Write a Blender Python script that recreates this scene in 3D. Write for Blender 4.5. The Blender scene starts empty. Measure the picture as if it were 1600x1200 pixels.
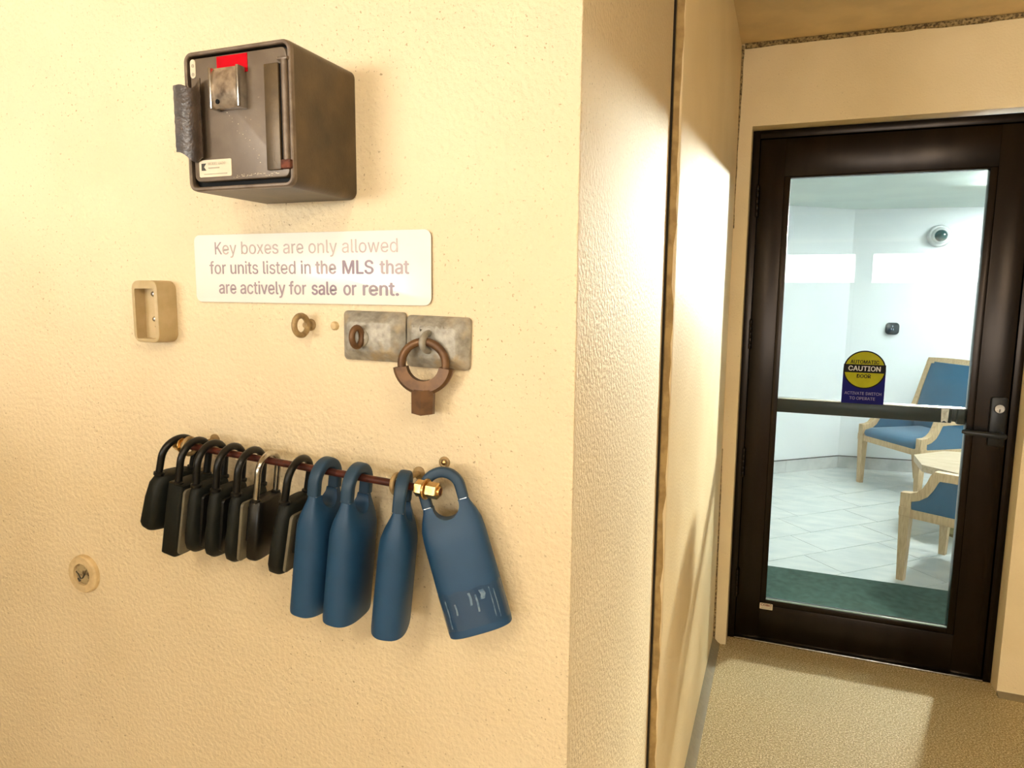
import bpy, bmesh, math, random
from mathutils import Vector, Matrix, Euler
random.seed(7)
R = math.radians
PI = math.pi
S = bpy.context.scene
COL = S.collection

# ------------------------------------------------------------------ camera
FPX = 1093.37
CAM = Vector((0.2366, -0.8222, 1.4921))
yaw, pitch, roll = R(21.2707), R(-7.4889), R(0.5306)
ff = Vector((-math.sin(yaw) * math.cos(pitch), math.cos(yaw) * math.cos(pitch), math.sin(pitch)))
r0 = Vector((math.cos(yaw), math.sin(yaw), 0))
u0 = r0.cross(ff)
rr = math.cos(roll) * r0 + math.sin(roll) * u0
uu = -math.sin(roll) * r0 + math.cos(roll) * u0
cd = bpy.data.cameras.new('camera')
cd.sensor_width = 36
cd.lens = FPX * 36 / 1600
cd.clip_start = 0.02
cam = bpy.data.objects.new('camera', cd)
COL.objects.link(cam)
M3 = Matrix((rr, uu, -ff)).transposed()
cam.matrix_world = Matrix.Translation(CAM) @ M3.to_4x4()
S.camera = cam

# ------------------------------------------------------------------ world, exposure
w = bpy.data.worlds.new('sky')
S.world = w
w.use_nodes = True
bg = w.node_tree.nodes['Background']
bg.inputs[0].default_value = (1.0, 0.97, 0.90, 1)
bg.inputs[1].default_value = 18.0
S.view_settings.view_transform = 'Standard'
S.view_settings.look = 'None'
S.view_settings.gamma = 1
S.view_settings.use_curve_mapping = False
S.view_settings.exposure = 0.76

def portal(loc, rot, sx, sy):
    d = bpy.data.lights.new('opening_portal', 'AREA')
    d.shape = 'RECTANGLE'
    d.size, d.size_y = sx, sy
    d.cycles.is_portal = True
    o = bpy.data.objects.new('opening_portal', d)
    COL.objects.link(o)
    o.location = loc
    o.rotation_euler = rot

portal((-2.4, -5.0, 1.72), (R(90), 0, 0), 2.4, 1.26)
portal((2.4, -9.0, 1.98), (R(90), 0, 0), 4.8, 0.52)

# ------------------------------------------------------------------ materials
MATS = {}
def mat(name, col, rough=0.5, metal=0.0, col2=None, scale=30, contrast=(0.4, 0.6), bump=0.0, bscale=200, spec=0.5,
        emit=None, coat=0.0, detail=4, stretch=None, bdist=0.002):
    m = bpy.data.materials.new(name)
    m.use_nodes = True
    nt = m.node_tree
    N, L = nt.nodes, nt.links
    b = N['Principled BSDF']
    b.inputs['Roughness'].default_value = rough
    b.inputs['Metallic'].default_value = metal
    b.inputs['Specular IOR Level'].default_value = spec
    b.inputs['Coat Weight'].default_value = coat
    tc = N.new('ShaderNodeTexCoord')
    mp = N.new('ShaderNodeMapping')
    L.new(tc.outputs['Object'], mp.inputs[0])
    if stretch: mp.inputs['Scale'].default_value = stretch
    nz = N.new('ShaderNodeTexNoise')
    nz.inputs['Scale'].default_value = scale
    nz.inputs['Detail'].default_value = detail
    L.new(mp.outputs[0], nz.inputs['Vector'])
    cr = N.new('ShaderNodeValToRGB')
    cr.color_ramp.elements[0].position = contrast[0]
    cr.color_ramp.elements[1].position = contrast[1]
    if col2 is None: col2 = tuple(c * 0.88 for c in col)
    cr.color_ramp.elements[0].color = (*col, 1)
    cr.color_ramp.elements[1].color = (*col2, 1)
    L.new(nz.outputs['Fac'], cr.inputs[0])
    L.new(cr.outputs[0], b.inputs['Base Color'])
    if bump:
        n2 = N.new('ShaderNodeTexNoise')
        n2.inputs['Scale'].default_value = bscale
        n2.inputs['Detail'].default_value = 3
        L.new(mp.outputs[0], n2.inputs['Vector'])
        bp = N.new('ShaderNodeBump')
        bp.inputs['Strength'].default_value = bump
        bp.inputs['Distance'].default_value = bdist
        L.new(n2.outputs['Fac'], bp.inputs['Height'])
        L.new(bp.outputs[0], b.inputs['Normal'])
    if emit:
        b.inputs['Emission Color'].default_value = (*emit[0], 1)
        b.inputs['Emission Strength'].default_value = emit[1]
    MATS[name] = m
    return m

def add_spots(m, col, scale, lo, hi, mask_scale=3.0, mask=(0.5, 0.6), amount=1.0):
    """small stains / pits mixed over the base colour"""
    nt = m.node_tree; N, L = nt.nodes, nt.links
    b = N['Principled BSDF']
    src = b.inputs['Base Color'].links[0].from_socket
    tc = N.new('ShaderNodeTexCoord')
    n1 = N.new('ShaderNodeTexNoise'); n1.inputs['Scale'].default_value = scale; n1.inputs['Detail'].default_value = 2
    n2 = N.new('ShaderNodeTexNoise'); n2.inputs['Scale'].default_value = mask_scale; n2.inputs['Detail'].default_value = 2
    L.new(tc.outputs['Object'], n1.inputs['Vector']); L.new(tc.outputs['Object'], n2.inputs['Vector'])
    a = N.new('ShaderNodeMapRange'); a.inputs[1].default_value = lo; a.inputs[2].default_value = hi
    c = N.new('ShaderNodeMapRange'); c.inputs[1].default_value = mask[0]; c.inputs[2].default_value = mask[1]
    L.new(n1.outputs['Fac'], a.inputs[0]); L.new(n2.outputs['Fac'], c.inputs[0])
    mu = N.new('ShaderNodeMath'); mu.operation = 'MULTIPLY'
    L.new(a.outputs[0], mu.inputs[0]); L.new(c.outputs[0], mu.inputs[1])
    m2 = N.new('ShaderNodeMath'); m2.operation = 'MULTIPLY'; m2.inputs[1].default_value = amount
    L.new(mu.outputs[0], m2.inputs[0])
    mx = N.new('ShaderNodeMix'); mx.data_type = 'RGBA'
    L.new(m2.outputs[0], mx.inputs[0]); L.new(src, mx.inputs[6]); mx.inputs[7].default_value = (*col, 1)
    L.new(mx.outputs[2], b.inputs['Base Color'])

def glass_mat(name, tint, base=0.06):
    m = bpy.data.materials.new(name); m.use_nodes = True
    nt = m.node_tree; N, L = nt.nodes, nt.links
    N.remove(N['Principled BSDF']); out = N['Material Output']
    g = N.new('ShaderNodeNewGeometry')
    d = N.new('ShaderNodeVectorMath'); d.operation = 'DOT_PRODUCT'
    L.new(g.outputs['Normal'], d.inputs[0]); L.new(g.outputs['Incoming'], d.inputs[1])
    ab = N.new('ShaderNodeMath'); ab.operation = 'ABSOLUTE'; L.new(d.outputs['Value'], ab.inputs[0])
    om = N.new('ShaderNodeMath'); om.operation = 'SUBTRACT'; om.inputs[0].default_value = 1; L.new(ab.outputs[0], om.inputs[1])
    pw = N.new('ShaderNodeMath'); pw.operation = 'POWER'; pw.inputs[1].default_value = 5; L.new(om.outputs[0], pw.inputs[0])
    ma = N.new('ShaderNodeMath'); ma.operation = 'MULTIPLY_ADD'; ma.inputs[1].default_value = 1 - base; ma.inputs[2].default_value = base
    L.new(pw.outputs[0], ma.inputs[0])
    t = N.new('ShaderNodeBsdfTransparent'); t.inputs[0].default_value = (*tint, 1)
    gl = N.new('ShaderNodeBsdfGlossy'); gl.inputs['Roughness'].default_value = 0.0
    mx = N.new('ShaderNodeMixShader')
    L.new(ma.outputs[0], mx.inputs[0]); L.new(t.outputs[0], mx.inputs[1]); L.new(gl.outputs[0], mx.inputs[2])
    L.new(mx.outputs[0], out.inputs[0])
    MATS[name] = m
    return m

STUCCO = (0.83, 0.69, 0.46)
m_stucco = mat('stucco', STUCCO, 0.62, col2=(0.78, 0.64, 0.415), scale=5, bump=0.9, bscale=130, bdist=0.0038, contrast=(0.35, 0.7))
add_spots(m_stucco, (0.36, 0.24, 0.11), 210, 0.64, 0.72, 4.0, (0.36, 0.60), 0.85)
m_stucco2 = mat('stucco_smooth', (0.88, 0.72, 0.44), 0.55, col2=(0.84, 0.68, 0.40), scale=4, bump=0.5, bscale=150, bdist=0.0022)
add_spots(m_stucco2, (0.40, 0.27, 0.12), 180, 0.68, 0.76, 3.0, (0.45, 0.65), 0.6)
m_ceil = mat('ceiling_paint', (0.80, 0.62, 0.36), 0.7, scale=6, bump=0.3, bscale=140)
m_caulk = mat('dirty_caulk', (0.42, 0.30, 0.13), 0.8, col2=(0.08, 0.05, 0.02), scale=120, contrast=(0.4, 0.62), bump=0.8, bscale=160)
m_seal = mat('joint_sealant', (0.50, 0.34, 0.13), 0.7, col2=(0.36, 0.23, 0.08), scale=40, bump=0.5, bscale=90)
m_gap = mat('joint_dark', (0.03, 0.02, 0.01), 0.9)
m_floor = mat('aggregate', (0.58, 0.465, 0.245), 0.65, col2=(0.24, 0.17, 0.07), scale=210, contrast=(0.40, 0.64), bump=0.4, bscale=210, detail=6)
add_spots(m_floor, (0.85, 0.74, 0.48), 190, 0.54, 0.62, 2.0, (0.2, 0.4), 0.8)
m_base = mat('grey_base_paint', (0.26, 0.21, 0.12), 0.6, scale=40, bump=0.3, bscale=120)
m_bronze = mat('dark_bronze', (0.032, 0.026, 0.022), 0.27, 1.0, col2=(0.026, 0.021, 0.018), scale=12, spec=0.5, stretch=(1, 1, 0.15))
m_black = mat('black_plastic', (0.005, 0.005, 0.005), 0.33, col2=(0.007, 0.007, 0.006), scale=60, spec=0.35)
m_rubber = mat('black_rubber', (0.0045, 0.006, 0.005), 0.55, col2=(0.007, 0.009, 0.007), scale=25, bump=0.1, bscale=600, spec=0.3)
m_lever = mat('black_lever', (0.03, 0.035, 0.04), 0.35, 0.4)
m_steel = mat('steel', (0.62, 0.60, 0.55), 0.25, 1.0, col2=(0.45, 0.42, 0.38), scale=80)
m_brass = mat('brass', (0.78, 0.54, 0.24), 0.28, 1.0, col2=(0.50, 0.30, 0.10), scale=60, contrast=(0.45, 0.7))
m_rod = mat('maroon_rod', (0.10, 0.022, 0.012), 0.45, 0.3, col2=(0.05, 0.012, 0.008), scale=90)
m_galv = mat('galvanised', (0.44, 0.41, 0.35), 0.55, 0.35, col2=(0.20, 0.185, 0.145), scale=90, contrast=(0.36, 0.78), bump=0.4, bscale=220, detail=8)
add_spots(m_galv, (0.50, 0.36, 0.18), 40, 0.52, 0.66, 12, (0.4, 0.6), 0.6)
m_oldring = mat('brown_cast_metal', (0.17, 0.085, 0.035), 0.45, 0.35, col2=(0.11, 0.055, 0.025), scale=60, bump=0.15, bscale=200)
m_boxbody = mat('brown_box_metal', (0.115, 0.075, 0.035), 0.42, 0.25, col2=(0.055, 0.038, 0.02), scale=22, contrast=(0.35, 0.7), bump=0.12, bscale=300)
m_boxdoor = mat('taupe_box_door', (0.17, 0.13, 0.095), 0.42, 0.2, col2=(0.14, 0.105, 0.075), scale=30, bump=0.06, bscale=300)
add_spots(m_boxdoor, (0.50, 0.40, 0.30), 190, 0.72, 0.75, 18, (0.55, 0.68), 0.7)
m_boxedge = mat('worn_box_rim', (0.20, 0.15, 0.11), 0.4, 0.3, col2=(0.14, 0.10, 0.07), scale=60)
m_tape = mat('black_tape', (0.022, 0.013, 0.008), 0.32, col2=(0.05, 0.03, 0.018), scale=50, bump=0.4, bscale=220, bdist=0.0012, coat=0.1)
m_taped = mat('clear_taped_latch', (0.52, 0.42, 0.32), 0.2, 0.6, col2=(0.16, 0.11, 0.08), scale=70, contrast=(0.45, 0.75), bump=0.35, bscale=120, coat=0.6)
m_red = mat('red_sticker', (0.52, 0.0005, 0.008), 0.5, spec=0.08, col2=(0.47, 0.0005, 0.007))
m_label = mat('pale_label', (0.72, 0.62, 0.46), 0.4, col2=(0.66, 0.56, 0.40))
m_ink = mat('dark_ink', (0.04, 0.035, 0.02), 0.5)
m_inkgrey = mat('faint_ink', (0.42, 0.36, 0.26), 0.5)
m_rust = mat('rust', (0.14, 0.035, 0.015), 0.8, col2=(0.07, 0.02, 0.01), scale=150, bump=0.6, bscale=300)
m_white = mat('sign_white', (0.90, 0.86, 0.80), 0.22, col2=(0.87, 0.82, 0.76), scale=6)
m_signedge = mat('sign_edge', (0.16, 0.08, 0.05), 0.5)
m_let1 = mat('lilac_ink_glare', (0.46, 0.37, 0.37), 0.4, col2=(0.56, 0.46, 0.42), scale=14)  # sign glare painted into the inks: palest on the first line, darker below
m_let2 = mat('lilac_ink', (0.34, 0.26, 0.29), 0.4, col2=(0.40, 0.32, 0.33), scale=14)
m_let3 = mat('lilac_ink_dark', (0.24, 0.17, 0.22), 0.4, col2=(0.30, 0.23, 0.26), scale=14)
m_beige = mat('beige_painted_plastic', (0.56, 0.43, 0.24), 0.5, col2=(0.50, 0.38, 0.20), scale=40, bump=0.1, bscale=200)
m_paintcap = mat('painted_cap', (0.74, 0.57, 0.32), 0.6, col2=(0.62, 0.46, 0.24), scale=60, bump=0.3, bscale=150)
m_eye = mat('painted_eye', (0.42, 0.29, 0.13), 0.5, 0.2, col2=(0.30, 0.20, 0.09), scale=120)
m_plugmud = mat('cracked_filler', (0.44, 0.34, 0.18), 0.8, col2=(0.10, 0.065, 0.03), scale=90, contrast=(0.48, 0.62), bump=0.9, bscale=110)
m_blue = mat('blue_lock_plastic', (0.011, 0.060, 0.145), 0.52, col2=(0.009, 0.050, 0.122), scale=14, bump=0.05, bscale=900)
m_blue2 = mat('blue_lock_shackle', (0.016, 0.052, 0.105), 0.52, col2=(0.013, 0.044, 0.088), scale=30)
m_clear = glass_mat('clear_tape', (0.97, 0.98, 0.99), 0.03)
m_silver = mat('silver_bead', (0.85, 0.86, 0.86), 0.25, 0.6)
m_facepanel = mat('lock_face_panel', (0.17, 0.15, 0.10), 0.45, 0.1, col2=(0.13, 0.115, 0.08), scale=40)
m_lobbywall = mat('lobby_wall', (0.86, 0.89, 0.90), 0.6, col2=(0.84, 0.87, 0.89), scale=3, bump=0.05)
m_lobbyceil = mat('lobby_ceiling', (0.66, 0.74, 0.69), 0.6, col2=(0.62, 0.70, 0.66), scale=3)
m_tile = mat('stone_tile', (0.78, 0.80, 0.76), 0.22, col2=(0.64, 0.69, 0.68), scale=5, contrast=(0.35, 0.7), detail=8, stretch=(1, 2.2, 1))
m_grout = mat('grout', (0.42, 0.43, 0.42), 0.8)
m_basetile = mat('base_tile', (0.60, 0.61, 0.60), 0.35, col2=(0.44, 0.46, 0.46), scale=6, detail=8)
m_mat = mat('green_carpet', (0.016, 0.060, 0.048), 0.95, col2=(0.040, 0.105, 0.085), scale=30, contrast=(0.35, 0.7), bump=0.6, bscale=700, detail=8)
m_wood = mat('pale_oak', (0.62, 0.45, 0.26), 0.5, col2=(0.44, 0.30, 0.16), scale=22, contrast=(0.35, 0.75), stretch=(6, 6, 0.8), detail=6)
m_wood2 = mat('pale_oak_top', (0.58, 0.46, 0.32), 0.5, col2=(0.42, 0.32, 0.20), scale=10, contrast=(0.35, 0.75), stretch=(1, 9, 9), detail=6)
m_uph = mat('blue_velvet', (0.006, 0.085, 0.165), 0.75, col2=(0.009, 0.105, 0.20), scale=5, contrast=(0.3, 0.7))
m_uph.node_tree.nodes['Principled BSDF'].inputs['Sheen Weight'].default_value = 0.35
m_drum = mat('olive_drum', (0.26, 0.22, 0.08), 0.45, 0.3, col2=(0.18, 0.15, 0.05), scale=10)
m_glass = glass_mat('door_glass', (0.97, 0.995, 0.985), 0.028)
m_bead = mat('glass_edge_green', (0.36, 0.50, 0.46), 0.3)
m_yellow = mat('decal_yellow', (0.42, 0.42, 0.008), 0.4, spec=0.1)
m_navy = mat('decal_navy', (0.004, 0.005, 0.13), 0.4, spec=0.1)
m_dblack = mat('decal_black', (0.008, 0.008, 0.008), 0.4, spec=0.1)
m_dwhite = mat('decal_white', (0.62, 0.62, 0.60), 0.4)
m_dlilac = mat('decal_lilac', (0.22, 0.20, 0.42), 0.4)
m_maroon = mat('maroon_ink', (0.16, 0.015, 0.012), 0.4)
m_thermo = mat('thermostat_black', (0.01, 0.02, 0.03), 0.15, coat=0.5)
m_thdisp = mat('thermostat_marks', (0.30, 0.36, 0.42), 0.3)
m_dome = mat('dome_glass', (0.02, 0.07, 0.07), 0.08, coat=0.6)
m_cwhite = mat('white_plastic', (0.80, 0.82, 0.82), 0.35)
m_teal = mat('push_bar_dark', (0.004, 0.016, 0.020), 0.3, 0.0, spec=0.2)
m_concrete = mat('garage_concrete', (0.42, 0.42, 0.36), 0.8, scale=3, bump=0.2, bscale=40)
m_pipe = mat('garage_pipe', (0.34, 0.34, 0.28), 0.5)

# ------------------------------------------------------------------ mesh builder
class MB:
    def __init__(s): s.bm = bmesh.new()
    def box(s, a, b, bev=0.0, seg=2):
        bm2 = bmesh.new()
        bmesh.ops.create_cube(bm2, size=1)
        for v in bm2.verts:
            v.co = Vector([a[i] + (v.co[i] + .5) * (b[i] - a[i]) for i in range(3)])
        if bev: bmesh.ops.bevel(bm2, geom=list(bm2.edges), offset=bev, segments=seg, profile=.5, affect='EDGES')
        s.merge(bm2); return s
    def merge(s, bm2, mtx=None):
        me = bpy.data.meshes.new('tmp')
        if mtx is not None: bmesh.ops.transform(bm2, matrix=mtx, verts=list(bm2.verts))
        bm2.to_mesh(me); bm2.free()
        s.bm.from_mesh(me); bpy.data.meshes.remove(me)
    def rings(s, rings, cap=True, closed=False):
        vs = [[s.bm.verts.new(p) for p in r] for r in rings]
        n = len(vs[0])
        k = len(vs)
        for i in range(k if closed else k - 1):
            a, b = vs[i], vs[(i + 1) % k]
            for j in range(n):
                s.bm.faces.new((a[j], a[(j + 1) % n], b[(j + 1) % n], b[j]))
        if cap and not closed:
            s.bm.faces.new(vs[0][::-1]); s.bm.faces.new(vs[-1])
        return s
    def tube(s, pts, r, n=12, closed=False, ry=None):
        """round (or elliptical) tube along a path"""
        pts = [Vector(p) for p in pts]
        rings = []
        prev = None
        k = len(pts)
        for i, p in enumerate(pts):
            if closed: t = pts[(i + 1) % k] - pts[i - 1]
            elif i == 0: t = pts[1] - pts[0]
            elif i == k - 1: t = pts[-1] - pts[-2]
            else: t = pts[i + 1] - pts[i - 1]
            t.normalize()
            if prev is None:
                u = t.orthogonal().normalized()
                if abs(t.x) < .9 and ry is not None: u = (Vector((1, 0, 0)) - t * t.x).normalized()
            else: u = (prev - t * prev.dot(t)).normalized()
            prev = u
            v = t.cross(u)
            ra = r[i] if isinstance(r, (list, tuple)) else r
            rb = ry if ry is not None else ra
            rings.append([p + u * ra * math.cos(2 * PI * j / n) + v * rb * math.sin(2 * PI * j / n) for j in range(n)])
        return s.rings(rings, True, closed)
    def lathe(s, prof, o, axis, n=24):
        """prof: (radius, along axis)"""
        o = Vector(o); a = Vector(axis).normalized(); u = a.orthogonal().normalized(); v = a.cross(u)
        rings = []
        for (r, h) in prof:
            r = max(r, 1e-5)
            rings.append([o + a * h + (u * math.cos(2 * PI * j / n) + v * math.sin(2 * PI * j / n)) * r for j in range(n)])
        return s.rings(rings)
    def prism(s, poly, f0, f1, bev=0.0):
        """poly 2D, f0/f1 map 2D->3D for both caps"""
        bm2 = bmesh.new()
        a = [bm2.verts.new(f0(p)) for p in poly]; b = [bm2.verts.new(f1(p)) for p in poly]
        n = len(poly)
        e = bm2.faces.new(a); g = bm2.faces.new(b[::-1])
        for i in range(n): bm2.faces.new((a[i], b[i], b[(i + 1) % n], a[(i + 1) % n]))
        bmesh.ops.recalc_face_normals(bm2, faces=list(bm2.faces))
        if bev:
            eds = list(e.edges)
            bmesh.ops.bevel(bm2, geom=eds, offset=bev, segments=2, profile=.5, affect='EDGES')
        s.merge(bm2); return s
    def build(s, name, m, parent=None, local=True, smooth=38):
        """local=False: the coordinates are world ones, shift them to the parent's place"""
        bmesh.ops.recalc_face_normals(s.bm, faces=list(s.bm.faces))
        if parent is not None and not local:
            root = parent
            off = Vector((0, 0, 0))
            while root is not None:
                off += root.location; root = root.parent
            bmesh.ops.translate(s.bm, vec=-off, verts=list(s.bm.verts))
        me = bpy.data.meshes.new(name)
        s.bm.to_mesh(me); s.bm.free()
        if smooth:
            me.shade_smooth(); me.set_sharp_from_angle(angle=R(smooth))
        me.materials.append(m)
        o = bpy.data.objects.new(name, me)
        COL.objects.link(o)
        o.parent = parent
        return o

def tag(o, label=None, cat=None, group=None, kind=None):
    if label: o['label'] = label
    if cat: o['category'] = cat
    if group: o['group'] = group
    if kind: o['kind'] = kind
    return o
def thing(name, label, cat, loc, rot=(0, 0, 0), group=None, kind=None):
    o = bpy.data.objects.new(name, None)
    o.empty_display_size = 0.03
    COL.objects.link(o); o.location = loc; o.rotation_euler = rot
    return tag(o, label, cat, group, kind)
def origin_to(o, loc):
    """give a single world-coordinate mesh an origin at its base"""
    loc = Vector(loc)
    o.data.transform(Matrix.Translation(-loc)); o.location = loc
    return o
def rrect(x0, z0, x1, z1, r, n=6):
    P = []
    for cx, cz, a0 in ((x1 - r, z1 - r, 0), (x0 + r, z1 - r, 90), (x0 + r, z0 + r, 180), (x1 - r, z0 + r, 270)):
        for i in range(n + 1):
            a = R(a0 + 90 * i / n); P.append((cx + r * math.cos(a), cz + r * math.sin(a)))
    return P
def XZ(y): return lambda p: (p[0], y, p[1])
def XY(z): return lambda p: (p[0], p[1], z)
def arc(cx, cz, r, a0, a1, n): return [(cx + r * math.cos(R(a0 + (a1 - a0) * i / n)), cz + r * math.sin(R(a0 + (a1 - a0) * i / n))) for i in range(n + 1)]

try:
    import os
    FONT = bpy.data.fonts.load(os.path.join(bpy.utils.system_resource('DATAFILES'), 'fonts', 'Inter.woff2'))
except Exception:
    FONT = None
def cap_height():
    cu = bpy.data.curves.new('t', 'FONT'); cu.body = 'H'; cu.size = 1
    if FONT: cu.font = FONT
    to = bpy.data.objects.new('t', cu); COL.objects.link(to)
    me = bpy.data.meshes.new_from_object(to.evaluated_get(bpy.context.evaluated_depsgraph_get()))
    h = max(v.co.y for v in me.vertices); bpy.data.objects.remove(to); bpy.data.curves.remove(cu); bpy.data.meshes.remove(me)
    return h
CAPH = cap_height()
print('CAPH', CAPH)
def lettering(txt, x0, x1, z0, z1, y, m, parent, name='lettering', bold=0.0, thick=0.0004, mtx=None, frac=None):
    """flat printed text on a plane facing -y, its ink box fitted to x0..x1 and (cap/x height) z0..z1"""
    cu = bpy.data.curves.new('t', 'FONT'); cu.body = txt; cu.size = 1; cu.resolution_u = 3
    if FONT: cu.font = FONT
    to = bpy.data.objects.new('t', cu); COL.objects.link(to)
    dg = bpy.context.evaluated_depsgraph_get()
    me = bpy.data.meshes.new_from_object(to.evaluated_get(dg))
    bpy.data.objects.remove(to); bpy.data.curves.remove(cu)
    if bold:                     # a heavier weight: overlaid copies, a hair apart
        bb = bmesh.new()
        for dx, dy in ((0, 0), (-bold, 0), (bold, 0), (0, -bold * .6), (0, bold * .6)):
            n0 = len(bb.verts); bb.from_mesh(me); bb.verts.ensure_lookup_table()
            for v in bb.verts[n0:]: v.co += Vector((dx, dy, 0))
        bb.to_mesh(me); bb.free()
    xs = [v.co.x for v in me.vertices]; ys = [v.co.y for v in me.vertices]
    ax, bx = min(xs), max(xs)
    ay, by = (min(ys), max(ys)) if frac is None else frac
    for v in me.vertices:
        v.co = Vector((x0 + (v.co.x - ax) / (bx - ax) * (x1 - x0), y, z0 + (v.co.y - ay) / (by - ay) * (z1 - z0)))
    bm = bmesh.new(); bm.from_mesh(me); bpy.data.meshes.remove(me)
    # every separate stroke gets its own hair of depth, so that overlaid ones never coincide
    seen = set(); k = 0
    for v0 in bm.verts:
        if v0 in seen: continue
        stack = [v0]; seen.add(v0); isl = []
        while stack:
            v = stack.pop(); isl.append(v)
            for e in v.link_edges:
                q = e.other_vert(v)
                if q not in seen: seen.add(q); stack.append(q)
        for v in isl: v.co.y -= (k % 60) * 4e-6
        k += 1
    b = MB(); b.merge(bm, mtx)
    return b.build(name, m, parent, local=False, smooth=0)

# ================================================================== STRUCTURE
D = 2.1544        # door wall plane
YD = 2.2397       # door leaf plane
ZC = 2.448        # ceiling
XS = 0.0192       # side wall plane beyond the joint
YJ = 0.6602       # joint
def struct(o): return tag(o, kind='structure')

f = MB().box((-8.2, -9.2, -0.12), (7.0, 2.33, 0.0)).build('floor', m_floor, smooth=0); struct(f)
wl = MB().box((-8.0, 0.0, 0.0), (0.0, YJ - 0.022, ZC), 0.004).build('wall_left', m_stucco); struct(wl)
ws = MB().box((-2.5, YJ + 0.003, 0.0), (XS, D + 0.02, ZC), 0.006).build('wall_side', m_stucco2); struct(ws)
# sealant in the joint between the two wall blocks
tr = MB().box((-0.05, YJ - 0.006, 0.0), (0.0012, YJ + 0.004, ZC)).build('trim_1', m_gap, smooth=0); struct(tr)
pts = []
random.seed(3)
b = MB()
rg = []
for i in range(61):
    z = 0.0 + ZC * i / 60
    wv = 0.0035 * random.uniform(-1, 1)
    rg.append([(0.0005, YJ - 0.001, z), (0.003 + wv * .3, YJ - 0.0025, z), (XS * 0.75 + wv, YJ + 0.001, z), (XS * .75 + wv, YJ + 0.006, z), (0.0005, YJ + 0.006, z)])
tr = b.rings(rg).build('trim_2', m_seal); struct(tr)

# door wall with its opening
OX0, OX1, OZ = 0.0723, 1.0574, 2.14
poly = [(-2.5, 0), (OX0, 0), (OX0, OZ), (OX1, OZ), (OX1, 0), (5.5, 0), (5.5, ZC), (-2.5, ZC)]
# keep it clear of the side wall block: starts at the corner
poly = [(XS, 0), (OX0, 0), (OX0, OZ), (OX1, OZ), (OX1, 0), (6.8, 0), (6.8, ZC), (XS, ZC)]
wd = MB().prism(poly, XZ(D), XZ(2.335)).build('wall_back', m_stucco2, smooth=0); struct(wd)
cl = MB().box((-8.2, -9.2, ZC), (7.0, 2.335, ZC + 0.25)).build('ceiling', m_ceil, smooth=0); struct(cl)
# dirty caulk bead under the ceiling and down the corner
b = MB(); random.seed(5)
path = [(XS + 0.012 + i * 0.06, D - 0.001, ZC - 0.008 + random.uniform(-.001, .001)) for i in range(60)]
b.tube(path, [0.010 + random.uniform(-.002, .002) for _ in path], 8)
tr = b.build('trim_3', m_caulk); struct(tr)
b = MB()
path = [(XS + 0.001, D - 0.001, ZC - 0.006 - i * 0.03) for i in range(24)]
b.tube(path, [max(0.0022, 0.0085 - i * 0.0004) + random.uniform(-.0012, .0012) for i in range(24)], 8)
tr = b.build('trim_4', m_caulk); struct(tr)
b = MB()
path = [(XS + 0.001, D - 0.001, 0.004 + i * 0.05) for i in range(18)]
b.tube(path, [max(0.002, 0.008 - i * 0.0004) + random.uniform(-.001, .001) for i in range(18)], 8)
tr = b.build('trim_5', m_caulk); struct(tr)
# painted coves along the floor
b = MB()
b.prism([(XS - .001, 0), (XS + 0.030, 0), (XS + 0.020, 0.006), (XS + .004, 0.024), (XS - .001, 0.03)], lambda p: (p[0], YJ, p[1]), lambda p: (p[0], D, p[1]))
struct(b.build('baseboard_side', m_base))
b = MB()
b.prism([(D + .001, 0), (D - 0.030, 0), (D - 0.020, 0.005), (D - .004, 0.012), (D + .001, 0.014)], lambda p: (OX1, p[0], p[1]), lambda p: (6.8, p[0], p[1]))
struct(b.build('baseboard_back', m_base))
# garage behind the camera: half walls, an added shade wall, beam, pipes, columns
poly = [(-8.2, 0), (-0.9, 0), (-0.9, ZC), (-8.2, ZC)]
b = MB()
b.box((-8.0, -5.2, 0), (-0.9, -5.0, 1.10)).box((-8.0, -5.2, 2.35), (-0.9, -5.0, ZC)).box((-8.0, -5.2, 1.10), (-3.6, -5.0, 2.35)).box((-1.2, -5.2, 1.10), (-0.9, -5.0, 2.35))
struct(b.build('wall_front_left', m_concrete, smooth=0))
struct(MB().box((-0.9, -9.0, 0), (-0.7, -5.0, ZC)).build('wall_garage_side', m_concrete, smooth=0))
b = MB()
b.box((-0.9, -9.2, 0), (7.0, -9.0, 1.72)).box((-0.9, -9.2, 2.24), (7.0, -9.0, ZC)).box((-0.9, -9.2, 1.72), (0.0, -9.0, 2.24)).box((4.8, -9.2, 1.72), (7.0, -9.0, 2.24))
struct(b.build('wall_front', m_concrete, smooth=0))
struct(MB().box((-7.0, -2.05, 0), (-0.75, -1.90, 1.42), .01).build('wall_added_shade', m_concrete))  # unseen half wall, added to keep daylight off the lower key wall
struct(MB().box((-8.2, -5.2, 0), (-8.0, 0.0, ZC)).build('wall_garage_left', m_concrete, smooth=0))
struct(MB().box((6.8, -9.0, 0), (7.0, 2.15, ZC)).build('wall_garage_right', m_concrete, smooth=0))
struct(MB().box((1.35, -8.98, 0), (1.62, -8.7, ZC), 0.02).build('trim_7', m_concrete))
struct(MB().box((3.3, -8.98, 0), (3.5, -8.7, ZC), 0.02).build('trim_8', m_concrete))
struct(MB().box((-0.7, -6.0, ZC - 0.16), (6.8, -5.6, ZC)).build('trim_11', m_concrete, smooth=0))
def pipe(pts, r, label):
    o = MB().tube(pts, r, 14).build('ceiling_pipe', m_pipe)
    tag(o, label, 'pipe', 'pipes under the garage ceiling')
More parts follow.
